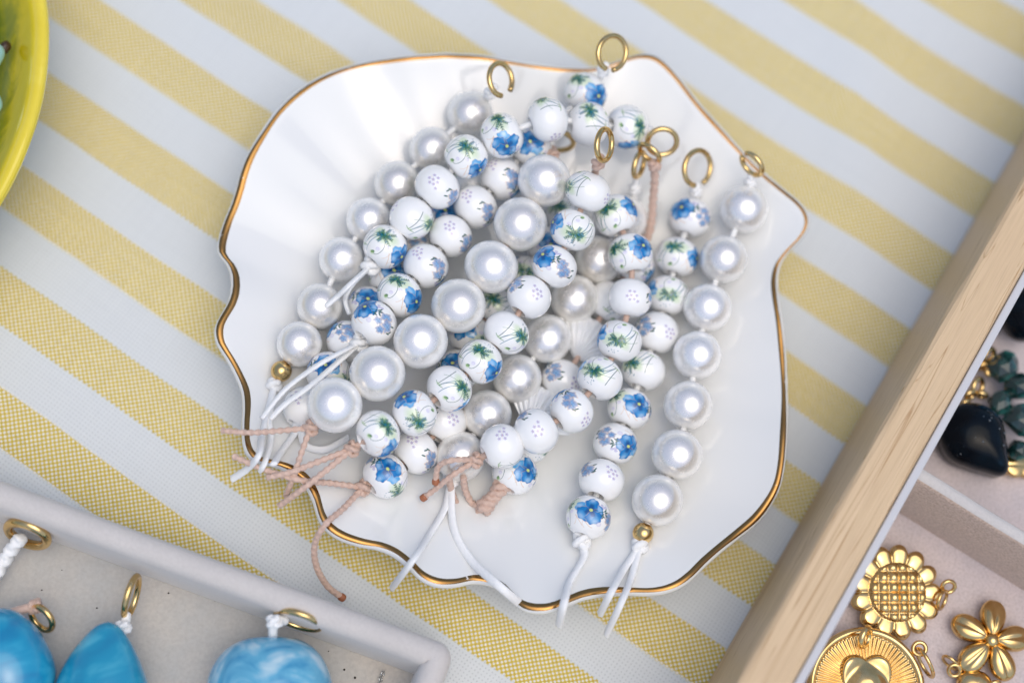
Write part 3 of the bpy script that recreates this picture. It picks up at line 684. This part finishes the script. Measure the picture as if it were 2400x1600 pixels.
tails('E', (809,1030), 1.35, 0.49, [[(809,1030),(730,1060,18),(670,1083,18),(612,1097,17)], [(809,1030),(745,1083,18),(695,1122,17),(640,1162,13)]], .66)
tails('M', (834,1119), 1.4, 0.50, [[(834,1119),(760,1109,14),(690,1102,17),(605,1077,16.5),(534,1046,16)], [(834,1119),(790,1166,14),(746,1205,16.5),(723,1250,13),(727,1300,9),(752,1345,5),(784,1370,3)]], .66, burnt=(1,))
tails('F', (1094,1056), 1.3, 0.49, [[(1094,1056),(1040,1056,17),(1008,1070,15),(1001,1104,13)], [(1094,1056),(1040,1090,15),(1003,1120,12),(975,1141,10)]], .62, burnt=(0, 1))
tails('N', (1150,1112), .9, .55, [[(1112,1165,9),(1082,1180,7),(1050,1158,7.5),(1036,1122,10),(1031,1096,13)], [(1112,1165,9.5),(1085,1155,8),(1069,1125,10),(1064,1094,13)]], .72, burnt=())
sdn = STR['N']; kp_ = spline([sdn['P'][-1]*.35+U(1158, 1108, 10)*.65, U(1150, 1118, 10.2), U(1139, 1134, 10), U(1125, 1150, 9.6), U(1108, 1168, 9)], .25); fr_ = frames(kp_); prts = []
for q in range(3):                       # thick knot : three cords wound round each other
    hp = [p + (F_[1]*math.cos(i*.52+q*2.094) + F_[2]*math.sin(i*.52+q*2.094))*(.82+.22*math.sin(i*.33)) for i, (p, F_) in enumerate(zip(kp_, fr_))]
    prts.append(tube_geo(spline(hp, .2), .68, 12, braid=.22, pitch=1.1))
v, f = merge(prts); new_mesh('wound_knot', v, f, M['pink'], sdn['root'], loc=sdn['base'])
tails('L', (1036,1100), 1.2, .7, [[(1036,1100),(1022,1165),(985,1230),(945,1290,17.5),(900,1350,8)], [(1036,1100),(1042,1210),(1082,1285),(1150,1348,17),(1195,1386,13)]], .78, lift=.9)
tails('H', (1336,1240), 1.5, .62, [[(1336,1240),(1342,1272),(1332,1296),(1308,1338),(1294,1390,17.5),(1284,1436,12)]], .80, kstretch=1.3)
tails('I', (1470,1252), 1.25, .7, [[(1470,1252),(1432,1308),(1402,1362,17),(1378,1410,11)], [(1470,1252),(1450,1325),(1426,1385,17),(1392,1458,10)]], .74)

# ------------------------------------------------------------------ heightfield medals
def polar(name, root, center, nrm, xdir, Rf, hf, m, na=160, nr=40, th=.9, loc=None):
    nrm = nrm.normalized(); xd = (xdir-nrm*xdir.dot(nrm)).normalized(); yd = nrm.cross(xd); V = []; Fc = []
    for i in range(nr+1):
        for k in range(na):
            a = 2*math.pi*k/na; s = (i/nr); r = Rf(a)*s
            V.append(center + xd*r*math.cos(a) + yd*r*math.sin(a) + nrm*hf(r*math.cos(a), r*math.sin(a), s, a))
    for k in range(na):
        a = 2*math.pi*k/na; r = Rf(a)*1.0; V.append(center + xd*r*math.cos(a)+yd*r*math.sin(a)-nrm*th)
    for i in range(nr+1):
        for k in range(na):
            k2 = (k+1) % na; Fc.append((i*na+k, (i+1)*na+k, (i+1)*na+k2, i*na+k2))
    Fc.append(tuple(range((nr+1)*na, (nr+2)*na))[::-1])
    return new_mesh(name, V, Fc, m, root, loc=loc)

# ------------------------------------------------------------------ wooden tray on the right
def build_wood_tray():
    HT = 30.0
    a = UN(2400, 415, HT); b = UN(1800, 1468, HT); e = (a-b); e.z = 0; e.normalize()           # along the board, away
    nrm = Vector((e.y, -e.x, 0))                                                         # towards the tray's inside
    wd = (UN(2307.6, 800, HT)-b).dot(nrm); lw_ = (UN(2328, 800, HT-1)-b).dot(nrm)
    root = thing('wooden_tray', (b.x, b.y, 0), 'pale wooden display tray with velvet lined compartments at the right edge', 'tray')
    ang = math.atan2(e.y, e.x); mw = wood('pale_pine', ang)
    lo, hi = -70, 210; loc = (b.x, b.y, 0)
    def box(name, n0, n1, z0, z1, m, l0=lo, l1=hi, bev=.5, pr=root):
        V = []; Fc = []
        # cross-section with small bevel on the top edges, many rings along the length for a slightly worn edge
        prof = [(n0, z0), (n0, z1-bev), (n0+bev*.35, z1-bev*.3), (n0+bev, z1), (n1-bev, z1), (n1-bev*.35, z1-bev*.3), (n1, z1-bev), (n1, z0)]
        K = 60
        for i in range(K+1):
            l = l0+(l1-l0)*i/K
            for j, (n_, z_) in enumerate(prof):
                jit = .12*math.sin(i*1.7+j*2.1)*math.sin(i*.37) if bev > .3 else 0
                q = b + e*l + nrm*(n_+jit*(1 if j in (1, 2, 3) else 0)); V.append(Vector((q.x, q.y, z_)))
        k = len(prof)
        for i in range(K):
            for j in range(k):
                j2 = (j+1) % k; Fc.append((i*k+j, (i+1)*k+j, (i+1)*k+j2, i*k+j2))
        Fc.append(tuple(range(k))); Fc.append(tuple(K*k+j for j in range(k))[::-1])
        return new_mesh(name, V, Fc, m, pr, smooth=False, loc=loc)
    box('side_board', 0, wd, 0.2, HT, mw, bev=1.0)
    box('liner_strip', wd+.15, lw_+.1, 4, HT-.8, M['liner'], bev=.25)
    FLR = 5.0
    # floor
    V = []; n = 40
    for i in range(n+1):
        for j in range(n+1):
            q = b+e*(lo+(hi-lo)*i/n)+nrm*(lw_+.15+130*j/n); V.append(Vector((q.x, q.y, FLR)))
    Fc = [(i*(n+1)+j, i*(n+1)+j+1, (i+1)*(n+1)+j+1, (i+1)*(n+1)+j) for i in range(n) for j in range(n)]
    Fc = [q[::-1] for q in Fc]
    new_mesh('velvet_floor', V, Fc, M['pinkvelvet'], root, loc=loc)
    # divider : across the tray, perpendicular to the board
    HD = 24.0
    d0 = (UN(2200, 1114, HD)-b).dot(e); d1 = (UN(2269, 1200, HD)-b).dot(e)
    dtop, dbot = max(d0, d1), min(d0, d1)
    print('divider', dtop, dbot, 'board', wd, lw_)
    V = []; Fc = []; prof = [(dbot, FLR), (dbot, HD-1.2), (dbot+.4, HD-.3), (dbot+1.2, HD), (dtop-1.2, HD), (dtop-.4, HD-.3), (dtop, HD-1.2), (dtop, FLR)]
    K = 50
    for i in range(K+1):
        n_ = lw_+.3+129*i/K
        for (l, z) in prof: q = b+e*l+nrm*n_; V.append(Vector((q.x, q.y, z+.1*math.sin(i*.9))))
    k = len(prof); faces_top = []
    for i in range(K):
        for j in range(k-1): Fc.append((i*k+j, i*k+j+1, (i+1)*k+j+1, (i+1)*k+j))
    Fc.append(tuple(range(k)))
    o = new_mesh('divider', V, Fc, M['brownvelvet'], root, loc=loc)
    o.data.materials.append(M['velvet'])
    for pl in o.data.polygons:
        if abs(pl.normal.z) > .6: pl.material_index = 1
    return b, e, nrm, lw_, FLR
TB, TE_, TN, TLW, TF = build_wood_tray()
UPZ = Vector((0, 0, 1))
GG = 'gold charms in the wooden tray'
def jump(root, x, y, h, a, b, ang, loc, wire=.38, name='jump_ring'):
    v, f = ring_geo(x*.98, y*.98, h, a*.98, b*.98, ang, wire=wire); return new_mesh(name, v, f, M['gold'], root, loc=loc)
# sunflower
c = UN(2101, 1387, 8.2); root = thing('sunflower_charm', c, 'gold sunflower charm with gridded dome centre beside the wooden board', 'charm', GG)
Rs = 112*.98*pxmm(c); nrm = (UPZ+Vector((.08, -.12, 0))).normalized()
def sunR(a): return Rs*(.83+.17*abs(math.cos(a*6.5))**.7)
def sunH(x, y, s, a):
    q = math.hypot(x, y)/Rs
    if q < .60:
        k = 6.2/Rs*1.0; gx = abs(math.sin(x*k*2.35)); gy = abs(math.sin(y*k*2.35))
        return .55+.75*math.sqrt(max(0, 1-(q/.62)**2)) + .7*((gx*gy)**.45)*(1-q**4)
    pet = abs(math.cos(a*6.5))
    return .45+.16*math.sin(min(1, (q-.6)/.36)*math.pi)**.8*pet**.5 - .6*max(0, (s-.88)/.12)**2 - .25*(1-pet)**2
polar('flower_disc', root, c, nrm, CX, sunR, sunH, M['gold'], 260, 60, .9, loc=c)
jump(root, 2223, 1374, 8.5, 20, 17, 20, c); jump(root, 2208, 1405, 8, 27, 9, 70, c, .33)
# heart medallion
c = UN(2030, 1613, 9.5); root = thing('heart_medallion', c, 'large round gold medallion engraved with rays and a raised heart, below the sunflower', 'charm', GG)
Rm = 143*.98*pxmm(c)
def heart(x, y):
    x, y = x/(Rm*.50), y/(Rm*.50)-.15
    return (x*x+y*y-.55)**3*1.3 - x*x*y**3
def medH(x, y, s, a):
    if s > .86: return .2+.75*math.sin((s-.86)/.14*math.pi)**.6 if s < .999 else 0
    hv = heart(x, y); h = .16*math.sin(a*70)*min(1, max(0, (s-.2)*3)) + .45*s
    if hv < 0: h = .55+1.5*min(1, (-hv*5))**.45
    return h
polar('medal_disc', root, c, (UPZ+Vector((.05, -.05, 0))).normalized(), CX, lambda a: Rm, medH, M['gold'], 420, 72, 1.0, loc=c)
jump(root, 2028, 1492, 11.5, 30, 10, 70, c, .55, 'bail'); jump(root, 2155, 1519, 10, 20, 20, 0, c); jump(root, 2168, 1552, 9.5, 42, 10, -62, c, .35)
# five petal flower
c = UN(2320, 1501, 7.5); root = thing('flower_charm', c, 'gold five petal flower charm with a round bead centre, right of the sunflower', 'charm', GG)
Rf = 99*.98*pxmm(c); A0 = math.radians(78)
def floR(a):
    d = (a-A0) % (2*math.pi/5); d = min(d, 2*math.pi/5-d); return Rf*(.30+.70*math.cos(d*2.5)**.62) if d*2.5 < math.pi/2-.01 else Rf*.31
def floH(x, y, s, a):
    d = (a-A0) % (2*math.pi/5); d = min(d, 2*math.pi/5-d)
    h = 1.9*(max(0, 1-s**3))**.55*(.45+.55*math.cos(d*2.5)**.5 if d*2.5 < math.pi/2 else .45) - .45*math.exp(-(d/.10)**2)*s
    q = math.hypot(x, y)/Rf
    return h-.9*math.exp(-(q/.2)**2)
polar('flower_petals', root, c, UPZ, CX, floR, floH, M['gold'], 300, 36, .6, loc=c)
v, f = lathe_geo([(1.25*math.sin(t), 1.25*math.cos(t)*.9+1.0) for t in np.linspace(.02, math.pi*.6, 12)], 24, c); new_mesh('flower_centre', v, f, M['gold'], root, loc=c)
jump(root, 2237, 1570, 7, 19, 18, 0, c); jump(root, 2228, 1552, 6.5, 26, 10, -40, c, .28)
# small domed charm cut by the lower edge
c = UN(2284, 1606, 7); root = thing('oval_charm', c, 'small domed gold charm under the flower charm at the bottom edge', 'charm', GG)
polar('charm_dome', root, c, UPZ, CX, lambda a: 2.6*(1+.25*abs(math.cos(a))), lambda x, y, s, a: 1.7*math.sqrt(max(0, 1-s*s)), M['gold'], 60, 20, .5, loc=c)
jump(root, 2332, 1606, 7, 18, 12, 10, c)

# ------------------------------------------------------------------ dark beads in the upper compartment
M['navy'] = mat('dark_navy_glass', (.004, .010, .022), .12, 0, Specular_IOR_Level=.14)
g = G(M['navy']); g.l.new(g.ramp(g.noise(g.pos(), .16, 2), [(.40, (.002, .003, .005)), (.64, (.003, .008, .014)), (.78, (.005, .04, .08))]), g.b.inputs['Base Color'])
M['green'] = mat('dark_green_stone', (.01, .05, .045), .12, 0, Coat_Weight=.8)
g = G(M['green']); g.l.new(g.ramp(g.noise(g.pos(), .30, 4), [(.30, (.004, .010, .010)), (.5, (.008, .035, .032)), (.68, (.03, .15, .14))]), g.b.inputs['Base Color'])
M['bub'] = mat('bubble', (.02, .04, .06), .03, 0, Coat_Weight=1.0)
# heart-drop bead: flattened, pointed lower right
c = UN(2283, 1025, 10.5); root = thing('glass_drop', c, 'black navy glass heart drop with tiny bubbles beside the wooden board', 'pendant')
px = pxmm(c)*.98; Rd = 82*px
def drR(a):
    d = math.atan2(math.sin(a-math.radians(-52)), math.cos(a-math.radians(-52)))
    return Rd*(1.0+.30*math.exp(-(d/.28)**2)-.10*math.exp(-((abs(d)-.9)/.45)**2)+.05*math.cos(2*d))
polar('drop_body', root, c, (UPZ+Vector((-.05, -.1, 0))).normalized(), CX, drR, lambda x, y, s, a: 4.6*math.sqrt(max(0, 1-s**2.2)), M['navy'], 120, 30, 3.0, loc=c)
V_, F_ = [], []
for k in range(22):
    a = rng.uniform(0, 6.28); s = rng.uniform(.25, .92); r = drR(a)*s
    p = c + CX*r*math.cos(a) + CX.cross(UPZ).normalized()*0 + (UPZ.cross(CX)).normalized()*r*math.sin(a) + UPZ*(4.6*math.sqrt(1-s**2.2)-.02); q = rng.uniform(.12, .24)
    v, f = lathe_geo([(q*math.sin(t), q*math.cos(t)*.5) for t in np.linspace(.05, 1.6, 6)], 10, p); o = len(V_); V_ += v; F_ += [tuple(i+o for i in t) for t in f]
o = new_mesh('surface_bubbles', V_, F_, M['bub'], root, loc=c); o['kind'] = 'stuff'
def nugget(name, label, cat, x, y, h, r, m, seed, sq=(1, 1, .8), group=None, facets=False, ico=3):
    c = UN(x, y, h); R = r*.98*pxmm(c); bm = bmesh.new(); bmesh.ops.create_icosphere(bm, subdivisions=ico, radius=1)
    rr = np.random.default_rng(seed); ph = rr.uniform(0, 6.28, 9); dirs = [Vector(rr.normal(size=3)).normalized() for _ in range(11)]
    for v in bm.verts:
        q = v.co.normalized(); s = 1+.06*math.sin(3*q.x+ph[0])+.06*math.sin(4*q.y+ph[1])+.05*math.sin(4*q.z+ph[2])
        if facets:
            for d in dirs:
                t = q.dot(d)
                if t > .80: s = min(s, .82/t)
        v.co = Vector((q.x*s*sq[0], q.y*s*sq[1], q.z*s*sq[2]))*R*MM
    me = bpy.data.meshes.new(name); bm.to_mesh(me); bm.free(); me.materials.append(m)
    if not facets: me.polygons.foreach_set('use_smooth', [True]*len(me.polygons))
    o = bpy.data.objects.new(name, me); col.objects.link(o); o.location = c*MM
    if label: tag(o, label, cat, group)
    return o, c
nugget('navy_bead', 'dark navy round bead at the right edge of the upper compartment', 'bead', 2398, 735, 11, 70, M['navy'], 3, (1, 1, .9))
GS = 'dark green stone chips in the upper compartment'
for i, (x, y, r, lb) in enumerate([(2352, 860, 42, 'dark green stone chip highest in the heap, below the navy bead'), (2392, 905, 40, 'mottled green stone chip in the middle of the heap at the right edge'), (2345, 945, 34, 'dark green stone chip just above the black glass drop'), (2395, 985, 44, 'large dark green stone chip right of the black glass drop'), (2388, 1055, 30, 'small green stone chip lowest in the heap, above the gold leaf')]):
    nugget('stone_chip', lb, 'stone bead', x, y, 9+.8*(i % 2), r, M['green'], 20+i, (1, .95, .85), GS, True, 2)
# gold chain bits and leaf
c = UN(2290, 900, 8); root = thing('gold_chain', c, 'tangled gold chain links between the wooden board and green stones', 'chain')
for (x, y, a, b, an) in [(2318, 832, 22, 13, 60), (2304, 858, 16, 9, 20), (2318, 872, 13, 10, 110), (2292, 905, 24, 14, 75), (2300, 925, 18, 7, -10), (2274, 925, 16, 10, 40), (2334, 866, 12, 6, 80), (2262, 945, 14, 7, 30)]:
    jump(root, x, y, 8+random.uniform(0, 2), a, b, an, c, .5, 'chain_link')
c = UN(2392, 1092, 6.6); root = thing('gold_leaf_charm', c, 'flat gold leaf charm below the green stones at the right edge', 'charm')
polar('leaf_plate', root, c, (UPZ+Vector((.2, .1, 0))).normalized(), CX, lambda a: 3.2*(.55+.45*abs(math.cos(a))), lambda x, y, s, a: .7*math.sqrt(max(0, 1-s*s))-.2*math.exp(-(y/.2)**2), M['gold'], 60, 16, .5, loc=c)
jump(root, 2352, 1105, 6, 14, 7, 20, c)

# ------------------------------------------------------------------ velvet tray at the bottom left
def build_velvet_tray():
    HT, FLR = 17.0, 2.6
    p0 = UN(0, 1125, HT-2.0); p1 = UN(600, 1330, HT-2.0); p2 = UN(1000, 1492, HT-2.0); e = (p2-p0); e.z = 0; e.normalize(); n_in = Vector((e.y, -e.x, 0))
    if n_in.dot(UN(400, 1550, 0)-p0) < 0: n_in = -n_in
    cor = UN(1068, 1520, HT-2); Lx = (cor-p0).dot(e)
    off = [(UN(x, y, HT-2)-p0).dot(n_in) for x, y in ((0, 1125), (204, 1191), (600, 1330), (780, 1406))]; print('tray edge', off)
    T = 4.6; Rc = 3.0
    root = thing('velvet_tray', (p0.x, p0.y, 0), 'cream velvet lined jewellery tray at the bottom left corner', 'tray'); loc = (p0.x, p0.y, 0)
    # centre line of the padded rim, following the outer edge
    path_ = []
    for l in np.linspace(-32, Lx-Rc, 70): path_.append((l, 0.0, 0.0, 1.0))
    for a in np.linspace(0, math.pi/2, 10)[1:]: path_.append((Lx-Rc+Rc*math.sin(a), Rc-Rc*math.cos(a), math.sin(a), math.cos(a)))
    for q in np.linspace(Rc, 100, 50)[1:]: path_.append((Lx, q, 1.0, 0.0))
    prof = [(0, .2)]+[(.0, HT-2.2)]+[(T/2-T/2*math.cos(a), HT-2.2+2.2*math.sin(a)) for a in np.linspace(.15, math.pi-.15, 12)]+[(T, HT-2.4), (T+.25, HT*.5), (T+.5, FLR+.5), (T+.3, FLR-.3)]
    V = []; Fc = []
    for (l, q, ol, oq) in path_:                # inward = (-ol, +oq) in (e, n_in)
        base = p0 + e*l + n_in*q; inw = e*(-ol)+n_in*oq
        for (d, z) in prof:
            dd = d
            if ol > 0 and oq > 0: dd = min(d, Rc+d)
            pt = base+inw*dd; V.append(Vector((pt.x, pt.y, z)))
    k = len(prof)
    for i in range(len(path_)-1):
        for j in range(k-1): Fc.append((i*k+j, i*k+j+1, (i+1)*k+j+1, (i+1)*k+j))
    new_mesh('padded_rim', V, Fc, M['velvet'], root, loc=loc)
    V = []; n = 30
    for i in range(n+1):
        for j in range(n+1):
            pt = p0+e*(-31.8+(Lx-T+31.8-.1)*i/n)+n_in*(T+.1+(95)*j/n); V.append(Vector((pt.x, pt.y, FLR)))
    Fc = [(i*(n+1)+j, i*(n+1)+j+1, (i+1)*(n+1)+j+1, (i+1)*(n+1)+j) for i in range(n) for j in range(n)]
    new_mesh('velvet_floor', V, Fc, M['velvet_floor'], root, loc=loc)
    V_, F_ = [], []
    for (x, y, r) in [(395, 1389, .16), (227, 1424, .14), (504, 1407, .12), (807, 1568, .2), (832, 1587, .22), (770, 1525, .12), (145, 1335, .1), (98, 1382, .12), (690, 1498, .1), (860, 1530, .12)]:
        p = UN(x, y, FLR+.05); v, f = lathe_geo([(r*math.sin(t), r*.6*math.cos(t)) for t in np.linspace(.05, 1.6, 4)], 8, p); o = len(V_); V_ += v; F_ += [tuple(i+o for i in t) for t in f]
    o = new_mesh('lint_specks', V_, F_, M['speck'], root, loc=loc); o['kind'] = 'stuff'
    return FLR
VF = build_velvet_tray()
def stone_mat(name, c0, c1, c2, sc):
    m = mat(name, c1, .18, 0, Coat_Weight=.7, Coat_Roughness=.08); g = G(m)
    n = g.noise(g.pos(), sc, 5, .55, 2.0); g.l.new(g.ramp(n, [(.32, c0), (.5, c1), (.66, c2)]), g.b.inputs['Base Color']); return m
M['st1'] = stone_mat('deep_blue_stone', (.004, .17, .37), (.006, .28, .48), (.05, .41, .60), .07)
M['st2'] = stone_mat('turquoise_stone', (.008, .20, .37), (.012, .28, .45), (.08, .42, .56), .07)
M['st3'] = stone_mat('marbled_blue_stone', (.02, .23, .45), (.13, .42, .60), (.52, .68, .75), .11)
GB = 'blue stone charms in the velvet tray'
def stone(label, m, cx, cy, h, prof, ax_ang, ring, knotp, kc, seed):
    """prof: list of (u along axis px, half width px) ; axis points from ring end downwards in the picture"""
    c = UN(cx, cy, h); px = pxmm(c)*.98; al = math.radians(ax_ang); ax = (CX*math.cos(al)+CY*math.sin(al)); ax.z *= .3; ax.normalize()
    root = thing('stone_charm', c, label, 'charm', GB); q = UPZ - ax*UPZ.dot(ax); q.normalize(); s2 = ax.cross(q); V = []; Fc = []; ns = 40
    PR = spline([Vector((a, b_, 0)) for a, b_ in prof], 8)
    for p in PR:
        for k in range(ns):
            t = 2*math.pi*k/ns; wv = 1+.025*math.sin(3*t+seed+p.x*.02)
            V.append(c+ax*p.x*px+(s2*math.cos(t)+q*math.sin(t)*.78)*max(p.y, .01)*px*wv)
    for i in range(len(PR)-1):
        for k in range(ns): Fc.append((i*ns+k, i*ns+(k+1) % ns, (i+1)*ns+(k+1) % ns, (i+1)*ns+k))
    new_mesh('stone', V, Fc, m, root, loc=c)
    x, y, hh, a, b_, an, gp, ga = ring; v, f = ring_geo(x*.98, y*.98, hh, a*.98, b_*.98, an, gp, ga, wire=.55); new_mesh('jump_ring', v, f, M['gold'], root, loc=c)
    kp = UN(*knotp); v, f = knot_geo(kp, ax, 1.15, .6); new_mesh('knot', v, f, M[kc], root, loc=c)
    e0 = c+ax*prof[0][0]*px; v, f = tube_geo(spline([e0+ax*1.0, kp, UN(x*.5+knotp[0]*.5, y*.5+knotp[1]*.5, hh)], .4), .8, 8); new_mesh('cord', v, f, M[kc], root, loc=c)
EG = lambda L, W: [(-L*math.cos(t), W*math.sin(t)**.75) for t in np.linspace(.0, math.pi, 16)]
stone('deep blue polished stone charm half out of frame at the left edge', M['st1'], 0, 1560, 11, EG(132, 120), -55, (98, 1448, 8.5, 40, 22, -50, 0, 0), (82, 1420, 9), 'pink', 1)
stone('plain turquoise teardrop stone charm with an upright gold ring', M['st2'], 243, 1585, 11, [(-128, 0), (-118, 26), (-90, 52), (-40, 84), (20, 108), (70, 112), (110, 90), (135, 40), (140, 0)], -93, (308, 1398, 9, 58, 12, 74, 0, 0), (288, 1470, 9.5), 'white', 2)
stone('marbled sky blue round stone charm nearest the tray corner', M['st3'], 634, 1632, 11, EG(140, 150), -92, (700, 1452, 13, 62, 17, -18, 0, 0), (643, 1456, 15), 'white', 3)
c = UN(40, 1290, 6); root = thing('loose_cord_charm', c, 'gold ring on a knotted white cord at the top left of the velvet tray', 'charm', GB)
v, f = ring_geo(63, 1226, 9, 59, 26, -22, wire=.85); new_mesh('jump_ring', v, f, M['gold'], root, loc=c)
v, f = tube_geo(spline([UN(-60, 1420, 6), UN(0, 1330, 6.5), UN(25, 1290, 7.5), UN(52, 1256, 9.5)], .3), 1.15, 10, braid=.3, pitch=2.2); new_mesh('cord', v, f, M['white'], root, loc=c)
# a scrap of silver chain
M['silver'] = mat('silver', (.7, .7, .68), .2, 1)
c = UN(893, 1588, 3.4); root = thing('chain_scrap', c, 'tiny scrap of silver chain on the velvet tray floor', 'chain')
for k in range(4):
    v, f = ring_geo((897-k*5)*.98, (1578+k*13)*.98, 3.4, 7, 4, 60+40*(k % 2), wire=.12); new_mesh('chain_link', v, f, M['silver'], root, loc=c)

# ------------------------------------------------------------------ yellow dish, top left
def build_plate():
    h = 22.0; pts = [U(x, y, h) for x, y in ((105, 0), (113, 80), (110, 150), (95, 230), (75, 300), (45, 372), (8, 455))]
    A = np.array([[2*p.x, 2*p.y, 1] for p in pts]); bb = np.array([p.x**2+p.y**2 for p in pts]); s = np.linalg.lstsq(A, bb, rcond=None)[0]
    cx, cy = s[0], s[1]; R = math.sqrt(s[2]+cx*cx+cy*cy); print('plate', cx, cy, R)
    root = thing('yellow_dish', (cx, cy, 0), 'glossy yellow glazed ceramic dish with green inside at the top left', 'dish')
    m = mat('yellow_green_glaze', (.7, .55, .02), .12, 0, Coat_Weight=.7); g = G(m)
    tcn = g.new('ShaderNodeTexCoord'); sx = g.new('ShaderNodeSeparateXYZ'); g.l.new(tcn.outputs['Object'], sx.inputs[0])
    rr = g.m('SQRT', g.m('ADD', g.m('POWER', sx.outputs[0], 2), g.m('POWER', sx.outputs[1], 2)))
    nn = g.noise(g.pos(), .12, 4, .6, .8)
    q = g.m('ADD', g.m('DIVIDE', g.m('MULTIPLY', rr, 1000), R), g.m('MULTIPLY', g.m('SUBTRACT', nn, .5), .16))
    g.l.new(g.ramp(q, [(.0, (.08, .16, .01)), (.83, (.13, .17, .006)), (.875, (.32, .31, .006)), (.915, (.76, .58, .010)), (1.0, (.80, .64, .05))]), g.b.inputs['Base Color'])
    prof = [(0.01, 4), (R*.5, 4), (R*.72, 6), (R*.84, 11), (R*.91, 17), (R*.955, 21.2), (R*.98, 22.2), (R*.995, 22), (R, 21.2), (R*.995, 20.2), (R*.96, 18.5), (R*.88, 12), (R*.78, 5), (R*.6, .4), (0.01, .3)]
    pv = spline([Vector((a, 0, z)) for a, z in prof], 1.2)
    v, f = lathe_geo([(max(p.x, .01), p.z) for p in pv], 160, (cx, cy, 0))
    rr2 = random.Random(2)
    V2 = [Vector((p.x, p.y, p.z+.15*math.sin(math.atan2(p.y-cy, p.x-cx)*23)*(1 if p.z > 8 else 0))) for p in v]
    new_mesh('plate_body', V2, f, m, root, loc=(cx, cy, 0))
build_plate()
M['turq'] = mat('pale_turquoise', (.30, .58, .62), .25, 0, Coat_Weight=.4)
M['brown'] = mat('dark_brown_bead', (.05, .025, .012), .3)
GT = 'pale turquoise beads in the yellow dish'
nugget('turquoise_bead', 'upper pale turquoise bead in the yellow dish at the left edge', 'bead', -24, 130, 19, 30, M['turq'], 5, (1, 1.2, .9), GT)
nugget('turquoise_bead', 'lower pale turquoise bead in the yellow dish at the left edge', 'bead', -26, 240, 18, 30, M['turq'], 6, (1, 1.1, .9), GT)
nugget('brown_bead', 'small dark brown bead on the green inside of the yellow dish', 'bead', 12, 112, 16, 13, M['brown'], 8, (1, 1.3, .9))
